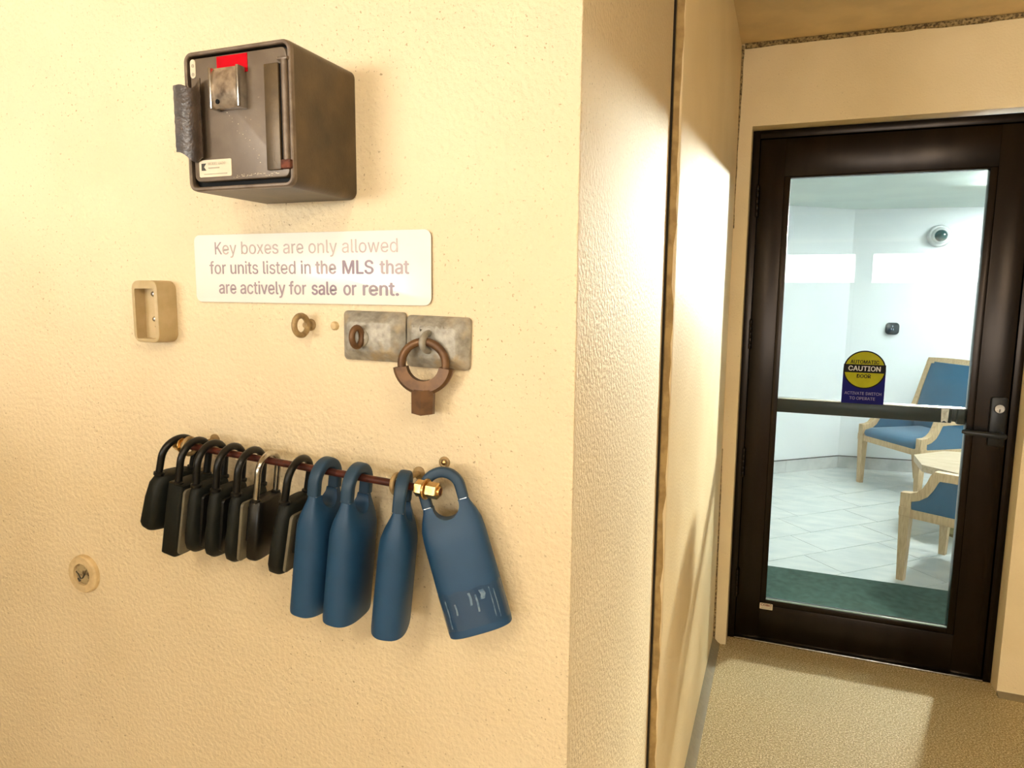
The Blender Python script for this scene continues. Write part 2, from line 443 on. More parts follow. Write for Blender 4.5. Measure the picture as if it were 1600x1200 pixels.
pipe([(-4.8, -2.6, ZC - 0.07), (1.35, -2.6, ZC - 0.07), (1.42, -2.62, ZC - 0.072), (1.45, -2.7, ZC - 0.075), (1.45, -5.5, ZC - 0.075)], 0.05, 'grey pipe under the garage ceiling with a bend')
pipe([(-4.8, -3.9, ZC - 0.09), (1.3, -3.7, ZC - 0.09)], 0.06, 'long straight grey pipe under the garage ceiling')

# ---- lobby shell
LC = Vector((0.7225, 5.7703))       # corner of the two visible lobby walls
aA, aB = R(40.6), R(6.4)
LA = LC - Vector((math.cos(aA), math.sin(aA))) * 2.2
LB = LC + Vector((math.cos(aB), math.sin(aB))) * 2.9
ZL = 2.20
def wallstrip(name, p, q, z0, z1, m, th=0.1):
    d = (q - p).normalized(); n = Vector((-d.y, d.x)) * th
    poly = [p, q, q + n, p + n]
    return struct(MB().prism(poly, XY(z0), XY(z1)).build(name, m, smooth=0))
wallstrip('wall_lobby_left', LA, LC, -0.02, ZL, m_lobbywall)
wallstrip('wall_lobby_back', LC, LB, -0.02, ZL, m_lobbywall)
RB = Vector((LB.x, 2.34)); RA = Vector((LA.x, 2.34))
wallstrip('wall_lobby_right', LB, RB, -0.02, ZL, m_lobbywall)
wallstrip('wall_lobby_side', RA, LA, -0.02, ZL, m_lobbywall)
# inner face of the door wall (white), around the opening
poly = [(LA.x, 0), (OX0, 0), (OX0, OZ), (OX1, OZ), (OX1, 0), (LB.x, 0), (LB.x, ZL), (LA.x, ZL)]
struct(MB().prism(poly, XZ(2.338), XZ(2.352)).build('wall_lobby_front', m_lobbywall, smooth=0))
room = [Vector((LA.x, 2.352)), Vector((LB.x, 2.352)), LB, LC, LA]
struct(MB().prism(room, XY(ZL), XY(ZL + .1)).build('ceiling_lobby', m_lobbyceil, smooth=0))
fl = MB().prism([Vector((LA.x, 2.335)), Vector((LB.x, 2.335)), LB, LC, LA], XY(-.05), XY(-.004)).build('floor_lobby', m_grout, smooth=0); struct(fl)
def clip(poly, conv):
    out = [Vector(p) for p in poly]
    n = len(conv)
    for i in range(n):
        a, b = conv[i], conv[(i + 1) % n]
        e = b - a
        inside = lambda p: e.x * (p.y - a.y) - e.y * (p.x - a.x) >= -1e-7
        res = []
        for j in range(len(out)):
            p, q = out[j], out[(j + 1) % len(out)]
            ip, iq = inside(p), inside(q)
            if ip: res.append(p)
            if ip != iq:
                den = e.x * (q.y - p.y) - e.y * (q.x - p.x)
                t = -(e.x * (p.y - a.y) - e.y * (p.x - a.x)) / den
                res.append(p + (q - p) * t)
        out = res
        if len(out) < 3: return []
    return out
aT = R(43.5)
du, dv = Vector((math.cos(aT), math.sin(aT))), Vector((-math.sin(aT), math.cos(aT)))
T0 = Vector((0.4097, 3.4137)); TL_, TW = 0.580, 0.285
# offset of the joints from row to row, read off the floor
j1 = Vector((0.3349, 3.7385)) - T0
shift = j1.dot(du)
room2 = [Vector((LA.x, 2.352)), Vector((LB.x, 2.352)), LB, LC, LA]
g = 0.0022
for row in range(-14, 12):
    for k in range(-10, 10):
        u = k * TL_ + row * shift
        o2 = T0 + du * u + dv * ((row - 1) * TW)
        q = [o2 + du * g + dv * g, o2 + du * (TL_ - g) + dv * g, o2 + du * (TL_ - g) + dv * (TW - g), o2 + du * g + dv * (TW - g)]
        c = clip(q, room2)
        if len(c) < 3: continue
        area = abs(sum(c[i].x * c[(i + 1) % len(c)].y - c[(i + 1) % len(c)].x * c[i].y for i in range(len(c)))) / 2
        if area < 0.002: continue
        MB().prism(c, XY(-.0045), XY(0.0)).build('tile', m_tile, fl, smooth=0)
# tiled skirting
def skirting(name, p, q, first, trimname):
    d = (q - p).normalized(); n = Vector((d.y, -d.x)); L = (q - p).length
    root = thing(name, None, None, (0, 0, 0), kind='structure')
    s = 0.0; e = first
    while s < L - .01:
        e = min(e, L)
        a, b2 = p + d * (s + .001), p + d * (e - .001)
        MB().prism([a, b2, b2 + n * .010, a + n * .010], XY(0.001), XY(0.104)).build('tile', m_basetile, root, smooth=0)
        s = e; e = s + 0.57
    a, b2 = p, q
    struct(MB().prism([a, b2, b2 + n * .012, a + n * .012], XY(0.104), XY(0.109)).build(trimname, m_black, smooth=0))
skirting('baseboard_lobby_left', LA, LC - Vector((math.cos(aA), math.sin(aA))) * .008, 2.2 - 0.56, 'trim_12')
skirting('baseboard_lobby_back', LC, LB, 0.62, 'trim_13')

# ================================================================== DOOR
door = thing('door_1', 'dark bronze glass door with push bar and caution decal', 'door', (OX0, YD, 0), kind='structure')
def dp(b, name, m, parent=door, **k): return b.build(name, m, parent, local=False, **k)
b = MB()
fx = 0.0285
b.box((OX0 + .001, YD - .006, 0), (OX0 + fx, YD + .085, OZ - .002), .0015)
b.box((OX1 - fx, YD - .006, 0), (OX1 - .001, YD + .085, OZ - .002), .0015)
b.box((OX0 + fx, YD - .006, OZ - 0.033), (OX1 - fx, YD + .085, OZ - .002), .0015)
b.box((OX0 + fx - .002, YD + .046, 0), (OX0 + fx + .014, YD + .060, OZ - .02)).box((OX1 - fx - .014, YD + .046, 0), (OX1 - fx + .002, YD + .060, OZ - .02)).box((OX0 + fx, YD + .046, OZ - .050), (OX1 - fx, YD + .060, OZ - .030))
dp(b, 'door_frame', m_bronze)
LX0, LX1, LZ1 = 0.1030, 1.0262, 2.1045
SX0, SX1, GZ0, GZ1 = 0.1995, 0.9200, 0.168, 1.9570
dp(MB().box((LX0, YD, 0.012), (SX0, YD + .044, LZ1), .002), 'stile', m_bronze)
dp(MB().box((SX1, YD, 0.012), (LX1, YD + .044, LZ1), .002), 'stile', m_bronze)
dp(MB().box((SX0 - .001, YD + .0005, GZ1 - .0002), (SX1 + .001, YD + .0435, LZ1), .002), 'rail', m_bronze)
dp(MB().box((SX0 - .001, YD + .0005, 0.012), (SX1 + .001, YD + .0435, GZ0 + .0002), .002), 'rail', m_bronze)
bx0, bx1, bz0, bz1 = 0.2226, 0.8959, 0.1898, 1.9508
dp(MB().box((SX0, YD + .002, GZ0), (bx0, YD + .042, GZ1), .0015), 'glazing_bead', m_bronze)
dp(MB().box((bx1, YD + .002, GZ0), (SX1, YD + .042, GZ1), .0015), 'glazing_bead', m_bronze)
dp(MB().box((bx0, YD + .002, GZ0), (bx1, YD + .042, bz0), .0015), 'glazing_bead', m_bronze)
dp(MB().box((bx0, YD + .002, bz1), (bx1, YD + .042, GZ1), .0015), 'glazing_bead', m_bronze)
dp(MB().box((bx0, YD + .0075, bz0), (bx1, YD + .0135, bz0 + .006), .0005), 'glass_gasket', m_bead)
dp(MB().box((bx0 - .004, YD + .018, bz0 - .004), (bx1 + .004, YD + .024, bz1 + .004)), 'glass_pane', m_glass, smooth=0)
# threshold and silver sweep
dp(MB().box((OX0 + fx, YD - .012, 0.0), (OX1 - fx, YD + .09, 0.009), .002), 'threshold', m_steel)
# hinges
for z0, z1 in ((1.803, 1.927), (1.267, 1.387), (0.722, 0.846), (0.190, 0.312)):
    hb = MB()
    for i in range(5):
        a = z0 + (z1 - z0) * i / 5
        hb.lathe([(0.0052, a + .0006), (0.006, a + .002), (0.006, a + (z1 - z0) / 5 - .002), (0.0052, a + (z1 - z0) / 5 - .0006)], (0.1015, YD - .006, 0), (0, 0, 1), 12)
    h = dp(hb, 'hinge', m_bronze)
    tp = MB().lathe([(0.003, z1), (0.0045, z1 + .002), (0.002, z1 + .005)], (0.1015, YD - .006, 0), (0, 0, 1), 10)
    tp.build('hinge_tip', m_bronze, h, local=True).data.transform(Matrix.Translation((-OX0, -YD, 0)))
# push bar on the inner side, seen through the glass
pb = MB().box((bx0 - .12, YD + .062, 1.000), (bx1 - .035, YD + .092, 1.058), .006)
pb.box((bx1 - .020, YD + .060, 0.998), (bx1 + .09, YD + .100, 1.062), .004)
pb.box((bx1 - .036, YD + .066, 1.006), (bx1 - .018, YD + .09, 1.054), .002)
pb.box((bx0 - .11, YD + .040, 1.005), (bx0 - .06, YD + .065, 1.053), .003).box((bx1 + .02, YD + .040, 1.005), (bx1 + .08, YD + .065, 1.053), .003)
push = dp(pb, 'push_bar', m_teal)
b = MB().prism([(0.822, 1.0015), (0.832, 1.010), (0.845, 1.0015), (0.847, 1.057), (0.820, 1.057)], XZ(YD + .0565), XZ(YD + .0625))
b.build('push_bar_clip', m_steel, push, local=True).data.transform(Matrix.Translation((-OX0, -YD, 0)))
dp(MB().box((bx0, YD + .05, 1.0585), (bx1, YD + .095, 1.0625), .001), 'push_bar_cap', m_silver)
# lock plate, cylinder, lever
lp = dp(MB().prism(rrect(0.9665, 0.934, 1.0185, 1.121, .008), XZ(YD - .014), XZ(YD), .003), 'lock_plate', m_black)
def sub(b, name, m, parent):
    o = b.build(name, m, parent, local=True)
    o.data.transform(Matrix.Translation((-OX0, -YD, 0))); return o
cy = sub(MB().lathe([(0.0168, YD - .014), (0.0168, YD - .020), (0.0155, YD - .022), (0.0001, YD - .022)], (0.9925, 0, 1.079), (0, 1, 0), 24), 'key_cylinder', m_steel, lp)
sub(MB().box((0.9912, YD - .0232, 1.066), (0.9938, YD - .0218, 1.078), .0004), 'keyhole', m_dblack, lp)
b = MB()
b.lathe([(0.013, YD - .034), (0.014, YD - .014)], (1.002, 0, 0.980), (0, 1, 0), 18)
path = [(1.014, YD - .040, 0.979), (1.002, YD - .044, 0.980), (0.96, YD - .046, 0.983), (0.92, YD - .047, 0.986), (0.89, YD - .046, 0.988), (0.874, YD - .043, 0.989)]
b.tube(path, [0.010, 0.0125, 0.0115, 0.0105, 0.0105, 0.006], 12, ry=None)
sub(b, 'lever_handle', m_lever, lp)
# caution decal
dcx, dcz, dr = 0.5372, 1.1990, 0.0760
yg = YD + .018
poly = [(0.4612, 1.0630), (0.6132, 1.0630)] + arc(dcx, dcz, dr, 0, 180, 32)
dec = dp(MB().prism(poly, XZ(yg - .0008), XZ(yg - .0001)), 'caution_decal', m_navy, smooth=0)
tag(dec, 'yellow, black and navy caution sticker on glass')
def onplane(poly, y, name, m, parent): return sub(MB().prism(poly, XZ(y - .0004), XZ(y)), name, m, parent)
onplane(arc(dcx, dcz, dr, 0, 360, 48)[:-1], yg - .0009, 'decal_ring', m_dblack, dec)
onplane(arc(dcx, dcz, dr * .935, 0, 360, 48)[:-1], yg - .0014, 'decal_disc', m_yellow, dec)
bh = 0.0165
dzb = dcz + .0045
ang = math.degrees(math.asin(bh / dr))
onplane([(dcx - dr * .99, dzb - bh), (dcx + dr * .99, dzb - bh), (dcx + dr * .99, dzb + bh), (dcx - dr * .99, dzb + bh)], yg - .0019, 'decal_band', m_dblack, dec)
def dlet(t, xa, xb, za, zb, m, bold=.01):
    o = lettering(t, xa, xb, za, zb, yg - .0028, m, door, 'decal_lettering', bold)
    o.parent = dec
dlet('AUTOMATIC', dcx - .052, dcx + .050, dcz + .0235, dcz + .0385, m_dblack, .02)
dlet('CAUTION', dcx - .058, dcx + .057, dzb - .0095, dzb + .0105, m_dwhite, .02)
dlet('DOOR', dcx - .026, dcx + .024, dcz - .033, dcz - .0175, m_dblack, .02)
dlet('ACTIVATE SWITCH', dcx - .066, dcx + .066, 1.0985, 1.1105, m_dlilac)
dlet('TO OPERATE', dcx - .047, dcx + .045, 1.0785, 1.0905, m_dlilac)
# maker's label on the corner of the bottom rail
ml = dp(MB().prism(rrect(0.1995, 0.150, 0.2515, 0.1765, .003), XZ(YD - .0012), XZ(YD)), 'maker_label', m_label, smooth=0)
o = lettering('CGRC', 0.2035, 0.2475, 0.1635, 0.1745, YD - .0018, m_maroon, door, 'label_lettering', .03); o.parent = ml
for zz in (0.1575, 0.1535):
    sub(MB().box((0.204, YD - .0016, zz), (0.247, YD - .001, zz + .0016)), 'label_print', m_inkgrey, ml)

# ================================================================== LOBBY THINGS
def chair(loc, ang, label):
    """local x: along the front, y: towards the back, origin under the left front leg"""
    W, Dp = 0.585, 0.52
    t = thing('armchair', label, 'armchair', (loc[0], loc[1], 0), (0, 0, ang), group='blue armchairs in the lobby')
    def leg(cx, cy, top, w1, w2, lean=0):
        rg = []
        for z, h in ((0, w2), (0.02, w2 * 1.03), (top - .05, w1 * .97), (top - .045, w1 * 1.05), (top, w1 * 1.05)):
            dy = lean * (1 - z / top)
            rg.append([(cx - h, cy - h + dy, z), (cx + h, cy - h + dy, z), (cx + h, cy + h + dy, z), (cx - h, cy + h + dy, z)])
        MB().rings(rg).build('leg', m_wood, t, smooth=20)
    leg(0, 0, 0.40, .026, .017); leg(W, 0, 0.40, .026, .017)
    leg(0, Dp - .03, 0.36, .024, .017, .05); leg(W, Dp - .03, 0.36, .024, .017, .05)
    # rails under the seat
    MB().box((.02, -.020, .345), (W - .02, .016, .392), .004).build('seat_rail', m_wood, t)
    MB().box((.02, Dp - .05, .345), (W - .02, Dp - .015, .392), .004).build('seat_rail', m_wood, t)
    for x in (0, W): MB().box((x - .018, .02, .345), (x + .018, Dp - .01, .392), .004).build('seat_rail', m_wood, t)
    # side profile: post, swept arm, level arm, back post
    top = [(-.026, .40), (-.026, .474), (.022, .478), (.050, .490), (.075, .515), (.093, .550), (.108, .592), (.125, .612), (.20, .613), (.34, .612), (.430, .612),
           (.452, .625), (.480, .70), (.512, .80), (.545, .90), (.580, 1.0)]
    bot = [(.026, .40), (.026, .436), (.034, .437), (.065, .448), (.100, .475), (.125, .515), (.143, .556), (.150, .568), (.20, .570), (.34, .569), (.450, .568),
           (.492, .600), (.522, .69), (.554, .79), (.587, .89), (.622, .99)]
    for x in (0, W):
        rg = []
        for a, c in zip(top, bot):
            h = .023
            rg.append([(x - h, a[0], a[1]), (x + h, a[0], a[1]), (x + h, c[0], c[1]), (x - h, c[0], c[1])])
        MB().rings(rg).build('arm_rail', m_wood, t, smooth=30)
        lo = [(.026, .392), (.45, .392), (.47, .56)]
        poly = [(.026, .390), (.50, .390), (.497, .59), (.452, .571)] + [bot[i] for i in range(9, 0, -1)]
        MB().prism(poly, lambda p: (x - .014, p[0], p[1]), lambda p: (x + .014, p[0], p[1])).build('side_panel', m_uph, t, smooth=0)
    # seat cushion, domed
    rg = []
    for z, ins in ((.388, .004), (.41, -.003), (.435, .002), (.455, .03), (.468, .09), (.473, .16)):
        P = rrect(.024 + ins, -.022 + ins, W - .024 - ins, Dp - .04 - ins * .6, .03)
        rg.append([(p[0], p[1], z) for p in P])
    MB().rings(rg).build('seat_cushion', m_uph, t, smooth=60)
    # back: upholstered panel and frame rails
    rg = []
    def backline(s, off):
        k = [(0.445, .44), (.466, .60), (.500, .74), (.536, .85), (.578, .972)]
        i = min(int(s * 4), 3); fr = s * 4 - i
        return (k[i][0] + (k[i + 1][0] - k[i][0]) * fr + off, k[i][1] + (k[i + 1][1] - k[i][1]) * fr)
    for i in range(9):
        y0, z0 = backline(i / 8, -.004); y1, z1 = backline(i / 8, .045)
        yb, zb = backline(i / 8, -.022)
        rg.append([(.022, y0, z0), (.10, yb, zb), (W / 2, yb - .008, zb), (W - .10, yb, zb), (W - .022, y0, z0), (W - .022, y1, z1), (.022, y1, z1)])
    MB().rings(rg).build('back_cushion', m_uph, t, smooth=50)
    rg = []
    for i in range(9):
        x = -.023 + (W + .046) * i / 8
        up = .012 * (1 - ((i - 4) / 4) ** 2)
        rg.append([(x, .562, .955 + up), (x, .580, 1.0 + up), (x, .622, .99 + up), (x, .605, .945 + up)])
    MB().rings(rg).build('top_rail', m_wood, t, smooth=30)
    return t
p1 = Vector((0.861, 5.316)); p2 = Vector((1.19, 4.833))
chair(p1, math.atan2(p2.y - p1.y, p2.x - p1.x), 'blue armchair against the lobby back wall, seen from the front')
# second one: its far front leg is at q2, near front leg at q1; local x runs from far to near so that the back is away
q1 = Vector((0.879, 3.2367))
dirf = R(61)
q2 = q1 + Vector((math.cos(dirf), math.sin(dirf))) * 0.585
chair(q2, dirf + PI, 'nearer blue armchair just inside the glass door, seen from its side')

tb = thing('side_table', 'low pale wood table with faceted top between the two armchairs', 'table', (1.435, 4.22, 0))
ap = 0.36; rv = ap / math.cos(PI / 8)
oct_ = [(rv * math.cos(PI / 8 + i * PI / 4), rv * math.sin(PI / 8 + i * PI / 4)) for i in range(8)]
MB().prism(oct_, XY(.405), XY(.45), .004).build('table_top', m_wood2, tb, smooth=20)
MB().lathe([(.20, 0), (.205, .02), (.185, .05), (.165, .20), (.17, .36), (.21, .405)], (0, 0, 0), (0, 0, 1), 32).build('drum_base', m_drum, tb)

mt = MB().prism(rrect(-.15, 2.365, 1.13, 3.143, .01, 2), XY(0.0), XY(0.008), .002).build('entrance_mat', m_mat)
tag(origin_to(mt, (0.49, 2.75, 0)), 'dark green carpet mat on the tiles just inside the door', 'mat')

def backwall(x): return LC.y + (x - LC.x) * math.tan(aB)
# thermostat and dome camera on the lobby back wall
def on_back(name, label, cat, x, z): return thing(name, label, cat, (x, backwall(x), z), (0, 0, aB))
th = on_back('thermostat', 'black rounded square thermostat on the white lobby wall', 'thermostat', 1.066, 1.218)
MB().prism(rrect(-.052, -.05, .052, .05, .03, 8), XZ(-.024), XZ(-.006), .005).build('face', m_thermo, th)
MB().prism(rrect(-.046, -.044, .046, .044, .026, 8), XZ(-.008), XZ(0)).build('wall_plate', m_cwhite, th)
b = MB(); b.box((-.004, -.0252, .012), (.004, -.0235, .026)).box((-.012, -.0252, -.010), (-.004, -.0235, .004)).box((.004, -.0252, -.014), (.010, -.0235, .002))
b.build('display', m_thdisp, th)
dc = on_back('dome_camera', 'round white wall camera with dark dome high on the lobby wall', 'camera', 1.357, 1.975)
MB().lathe([(.088, 0), (.088, -.02), (.080, -.032), (.066, -.036), (.060, -.05), (.050, -.056)], (0, 0, 0), (0, 1, 0), 36).build('housing', m_cwhite, dc)
MB().lathe([(.048, -.050), (.047, -.062), (.038, -.078), (.022, -.088), (.0001, -.092)], (0, 0, 0), (0, 1, 0), 28).build('dome', m_dome, dc)

# ================================================================== LAMPS
def emitter(name, col, strength): return mat(name, (.9, .9, .9), .5, emit=(col, strength))
m_tubew = emitter('warm_tube', (1.0, 0.86, 0.64), 12)
m_fill = emitter('warm_tube_fill', (1.0, 0.86, 0.64), 75)
m_disc = emitter('warm_tube_near', (1.0, 0.86, 0.64), 45)
m_pan = emitter('lobby_panel', (0.93, 1.0, 0.99), 250)
def strip(x, y, label, ang=0, L=1.2, tube=None):
    t = thing('strip_light', label, 'ceiling light', (x, y, ZC), (0, 0, ang), group='garage strip lights')
    MB().box((-L / 2, -.07, -.035), (L / 2, .07, 0), .006).build('housing', m_cwhite, t)
    for s in (-.032, .032):
        MB().tube([(-L / 2 + .03, s, -.055), (L / 2 - .03, s, -.055)], .016, 10).build('tube', tube or m_tubew, t)
strip(-1.7, -3.4, 'long strip light under the garage ceiling well behind the key boxes')
strip(2.0, -2.0, 'added fill strip light under the garage ceiling on the right', R(90), tube=m_fill)  # unseen lamp, set here as fill for the wall end facing right
strip(0.0, -1.95, 'strip light under the garage ceiling in front of the key boxes', R(90), tube=m_disc)
def downlight(x, y, label, s=.075):
    t = thing('recessed_light', label, 'ceiling light', (x, y, ZL), group='lobby ceiling lights')
    MB().box((-s, -s, -.012), (s, s, 0), .003).build('frame', m_cwhite, t)
    MB().box((-s * .88, -s * .88, -.018), (s * .88, s * .88, -.011), .002).build('diffuser', m_pan, t)
def spotlight(x, y, target, energy, size, blend, label):
    sp = thing('spotlight', label, 'spotlight', (x, y, ZL), group='lobby ceiling spotlights')
    aim = (Vector(target) - Vector((x, y, ZL - .05))).normalized()
    MB().lathe([(.05, 0), (.05, -.012), (.012, -.014), (.012, -.03)], (0, 0, 0), (0, 0, 1), 24).build('mount', m_cwhite, sp)
    MB().lathe([(.030, -.075), (.042, -.07), (.048, -.02), (.048, .012), (.043, .012), (.040, -.01), (.034, -.012)], (0, 0, -.05), aim, 28).build('head', m_cwhite, sp)
    MB().lathe([(.040, -.012), (.040, -.008), (.0001, -.006)], (0, 0, -.05), aim, 24).build('lens', m_pan, sp)
    ld = bpy.data.lights.new('spot_beam', 'SPOT'); ld.energy = energy; ld.spot_size = R(size); ld.spot_blend = blend; ld.color = (1.0, .97, .86); ld.shadow_soft_size = .06
    o = bpy.data.objects.new('spot_beam', ld); COL.objects.link(o); o.parent = sp
    o.location = Vector((0, 0, -.05)) + aim * .016; o.rotation_euler = aim.to_track_quat('-Z', 'Y').to_euler()
spotlight(1.50, 4.62, (0.22, 0.0, 0.98), 900, 38, .9, 'white lobby spotlight turned to the wall end outside the door')
spotlight(1.46, 4.36, (0.45, 1.55, 0.0), 150, 42, .7, 'white lobby spotlight turned to the floor outside the door')
downlight(1.50, 4.20, 'square lobby ceiling light above the low table')
downlight(2.0, 5.35, 'square lobby ceiling light near the back wall')
downlight(2.7, 3.6, 'square lobby ceiling light towards the right wall')

# ================================================================== KEY DROP BOX
BX0, BX1, BZ0, BZ1, BY = -0.4705, -0.3095, 1.6129, 1.7786, -0.1293
kb = thing('key_drop_box', 'brown metal key drop box with red sticker and taped latch on the wall', 'key box', ((BX0 + BX1) / 2, 0, BZ0))
def kp(b, name, m, parent=None, **k):
    if parent is None: return b.build(name, m, kb, local=False, **k)
    o = b.build(name, m, parent, local=True, **k)
    o.data.transform(Matrix.Translation(-kb.location)); return o
rO = 0.011
def ringrect(ins, y, r): return [(p[0], y, p[1]) for p in rrect(BX0 + ins, BZ0 + ins, BX1 - ins, BZ1 - ins, r, 6)]
b = MB()
b.rings([ringrect(0, 0.0, rO), ringrect(0, BY + .006, rO)], cap=False)
b.rings([ringrect(.0052, BY + .006, rO - .004), ringrect(.0052, BY + .011, rO - .004)], cap=False)
bm = b.bm
o = kp(b, 'shell', m_boxbody)
b = MB()
b.rings([ringrect(0, BY + .006, rO), ringrect(0.0005, BY + .0012, rO), ringrect(.0018, BY, rO - .001), ringrect(.0042, BY, rO - .003), ringrect(.0052, BY + .0012, rO - .004), ringrect(.0052, BY + .011, rO - .004)], cap=False)
kp(b, 'rim', m_boxedge)
kp(MB().prism([(p[0], p[1]) for p in rrect(BX0 + .002, BZ0 + .002, BX1 - .002, BZ1 - .002, rO - .002)], XZ(BY + .011), XZ(BY + .013)), 'recess', m_dblack)
dz0, dz1, dx0, dx1 = BZ0 + .0115, BZ1 - .0085, BX0 + .0105, BX1 - .0065
dr_ = kp(MB().prism(rrect(dx0, dz0, dx1, dz1, .008), XZ(BY + .0005), XZ(BY + .0112), .0015), 'door', m_boxdoor)
# hinge leaf, hinge rod
hx0, hx1 = BX1 - .036, BX1 - .0155
kp(MB().box((hx0, BY - .0035, BZ0 + .0195), (hx1, BY + .001, BZ1 - .0265), .001), 'hinge_leaf', m_boxbody)
kp(MB().box((hx1, BY - .0005, BZ0 + .020), (BX1 - .0115, BY + .0012, BZ1 - .027)), 'hinge_gap', m_dblack)
kp(MB().tube([(BX1 - .008, BY - .001, BZ0 + .030), (BX1 - .008, BY - .001, BZ1 - .024)], .0042, 12), 'hinge_rod', m_boxedge)
kp(MB().box((BX1 - .0165, BY - .0042, BZ1 - .0245), (BX1 - .002, BY + .001, BZ1 - .0205), .001), 'hinge_cap', m_boxedge)
kp(MB().box((BX1 - .015, BY - .0052, BZ0 + .020), (BX1 - .001, BY + .001, BZ0 + .0305), .0015), 'hinge_knuckle', m_rust)
# red sticker, latch
lx0, lx1 = BX0 + .053, BX0 + .099
lzt, lzb = BZ0 + .1385, BZ0 + .093
kp(MB().box((lx0, BY - .0002, lzt - .004), (lx1, BY + .0006, BZ0 + .1555)), 'red_sticker', m_red)
b = MB().prism([(BY, lzt), (BY - .008, lzt + .001), (BY - .011, lzt - .006), (BY - .0135, lzt - .024), (BY - .0125, lzb + .004), (BY - .009, lzb), (BY, lzb)], lambda p: (lx0 + .002, p[0], p[1]), lambda p: (lx1 - .005, p[0], p[1]), .001)
la = kp(b, 'latch', m_taped)
for xx in (lx0, lx1 - .005): kp(MB().box((xx, BY - .0150, lzb - .001), (xx + .0035, BY, lzt + .0005), .001), 'latch_cheek', m_steel, la)
kp(MB().lathe([(.0028, BY - .0138), (.0028, BY - .011)], (lx0 + .011, 0, lzb + .007), (0, 1, 0), 12), 'latch_hole', m_dblack, la)
# torn black tape flap on the left edge
rg = []
for i in range(15):
    s = i / 14
    x = BX0 - .0085 + s * .0425
    y = BY - .0030 - .0060 * (2 * s - 1) ** 2
    tz = BZ0 + .1260 + .0022 * math.sin(s * 9) - .002 * s + .006 * (s > .75) * (s - .75) * 4
    bz = BZ0 + .0440 - .0095 * s + .004 * math.sin(s * 7 + 1)
    k = 22
    rg.append([(x + .0002 * math.sin(j * 2.3), y + .0003 * math.sin(i * 2.1 + j * 1.7), bz + (tz - bz) * j / k) for j in range(k + 1)] +
              [(x, y + .0012, tz - (tz - bz) * j / k) for j in range(k + 1)])
kp(MB().rings(rg), 'tape_flap', m_tape, smooth=60)
# oval sticker, label
kp(MB().prism(rrect(dx0 + .0008, BZ0 + .1345, dx0 + .0090, BZ0 + .1565, .004), XZ(BY - .0001), XZ(BY + .0008)), 'oval_sticker', m_label)
b = MB()
for zz in (.139, .149): b.lathe([(.0022, BY - .0004), (.0022, BY)], (dx0 + .005, 0, BZ0 + zz), (0, 1, 0), 12)
kp(b, 'sticker_print', m_inkgrey)
lb = kp(MB().prism(rrect(BX0 + .0185, BZ0 + .0165, BX0 + .0690, BZ0 + .0370, .002), XZ(BY - .0002), XZ(BY + .0008)), 'rating_label', m_label)
ex, ez = BX0 + .0225, BZ0 + .0245
kp(MB().prism([(ex, ez), (ex + .0072, ez), (ex + .0035, ez + .0042), (ex + .0072, ez + .0084), (ex, ez + .0084)], XZ(BY - .0007), XZ(BY - .0001)), 'label_emblem', m_ink, lb)
o = lettering('MODEL 4400', BX0 + .033, BX0 + .060, BZ0 + .0305, BZ0 + .0340, BY - .0006, m_inkgrey, kb, 'label_lettering', .0); o.parent = lb
b = MB().box((BX0 + .033, BY - .0006, BZ0 + .0265), (BX0 + .050, BY - .0001, BZ0 + .0280)).box((BX0 + .026, BY - .0006, BZ0 + .0195), (BX0 + .062, BY - .0001, BZ0 + .0205))
kp(b, 'label_print', m_inkgrey, lb)
# scratches on the door
b = MB(); random.seed(11)
for i in range(16):
    x = lx0 + .012 + i * .0033 + random.uniform(-.003, .003); z = lzb - .003 - i * .0040 + random.uniform(-.002, .002)
    l = random.uniform(.0003, .0012)
    b.box((x, BY + .0002, z), (x + l, BY + .0006, z + random.uniform(.0003, .0010)))
for i in range(26):
    x = BX0 + .072 + i * .0026 + random.uniform(-.001, .001); z = BZ0 + .0150 + random.uniform(-.0015, .0022)
    b.box((x, BY + .0002, z), (x + random.uniform(.0008, .0045), BY + .0006, z + random.uniform(.0002, .0007)))
kp(b, 'scratches', m_label)

# ================================================================== NOTICE SIGN
SX = (-0.5937, -0.1959); SZ = (1.4733, 1.5716)
sg = thing('notice_sign', 'white plastic notice about key boxes under the brown box', 'sign', ((SX[0] + SX[1]) / 2, 0, SZ[0]))
ys = -0.0045
MB().prism(rrect(SX[0] + .0005, SZ[0] + .0005, SX[1] - .0005, SZ[1] - .0005, .010), XZ(-.0032), XZ(0)).build('backing', m_signedge, sg, local=False)
MB().prism(rrect(SX[0], SZ[0], SX[1], SZ[1], .010), XZ(ys), XZ(-.003), .0006).build('panel', m_white, sg, local=False)
W_ = SX[1] - SX[0]
def sx(px): return SX[0] + W_ * px
FR = (0.0, CAPH)
def line(parts, z, m_h):
    for (t, a, b_, m, bold) in parts: lettering(t, sx(a), sx(b_), z, z + m_h, ys - .0003, m, sg, 'lettering', bold, frac=FR)
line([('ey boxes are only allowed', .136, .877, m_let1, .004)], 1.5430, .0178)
kx, kz, kh, kw = sx(.100), 1.5430, .0178, .0022     # the K, stroke by stroke
b = MB()
for i_, q in enumerate(([(0, 0), (kw, 0), (kw, kh), (0, kh)], [(kw * .9, kh * .36), (kw * .9, kh * .52), (.0098, kh), (.0126, kh)], [(.0042, kh * .50), (.0060, kh * .62), (.0132, 0), (.0104, 0)])):
    b.prism([(kx + p[0], kz + p[1]) for p in q], XZ(ys - .0003 - i_ * 2e-5), XZ(ys + .0001))
b.build('lettering', m_let2, sg, local=False, smooth=0)
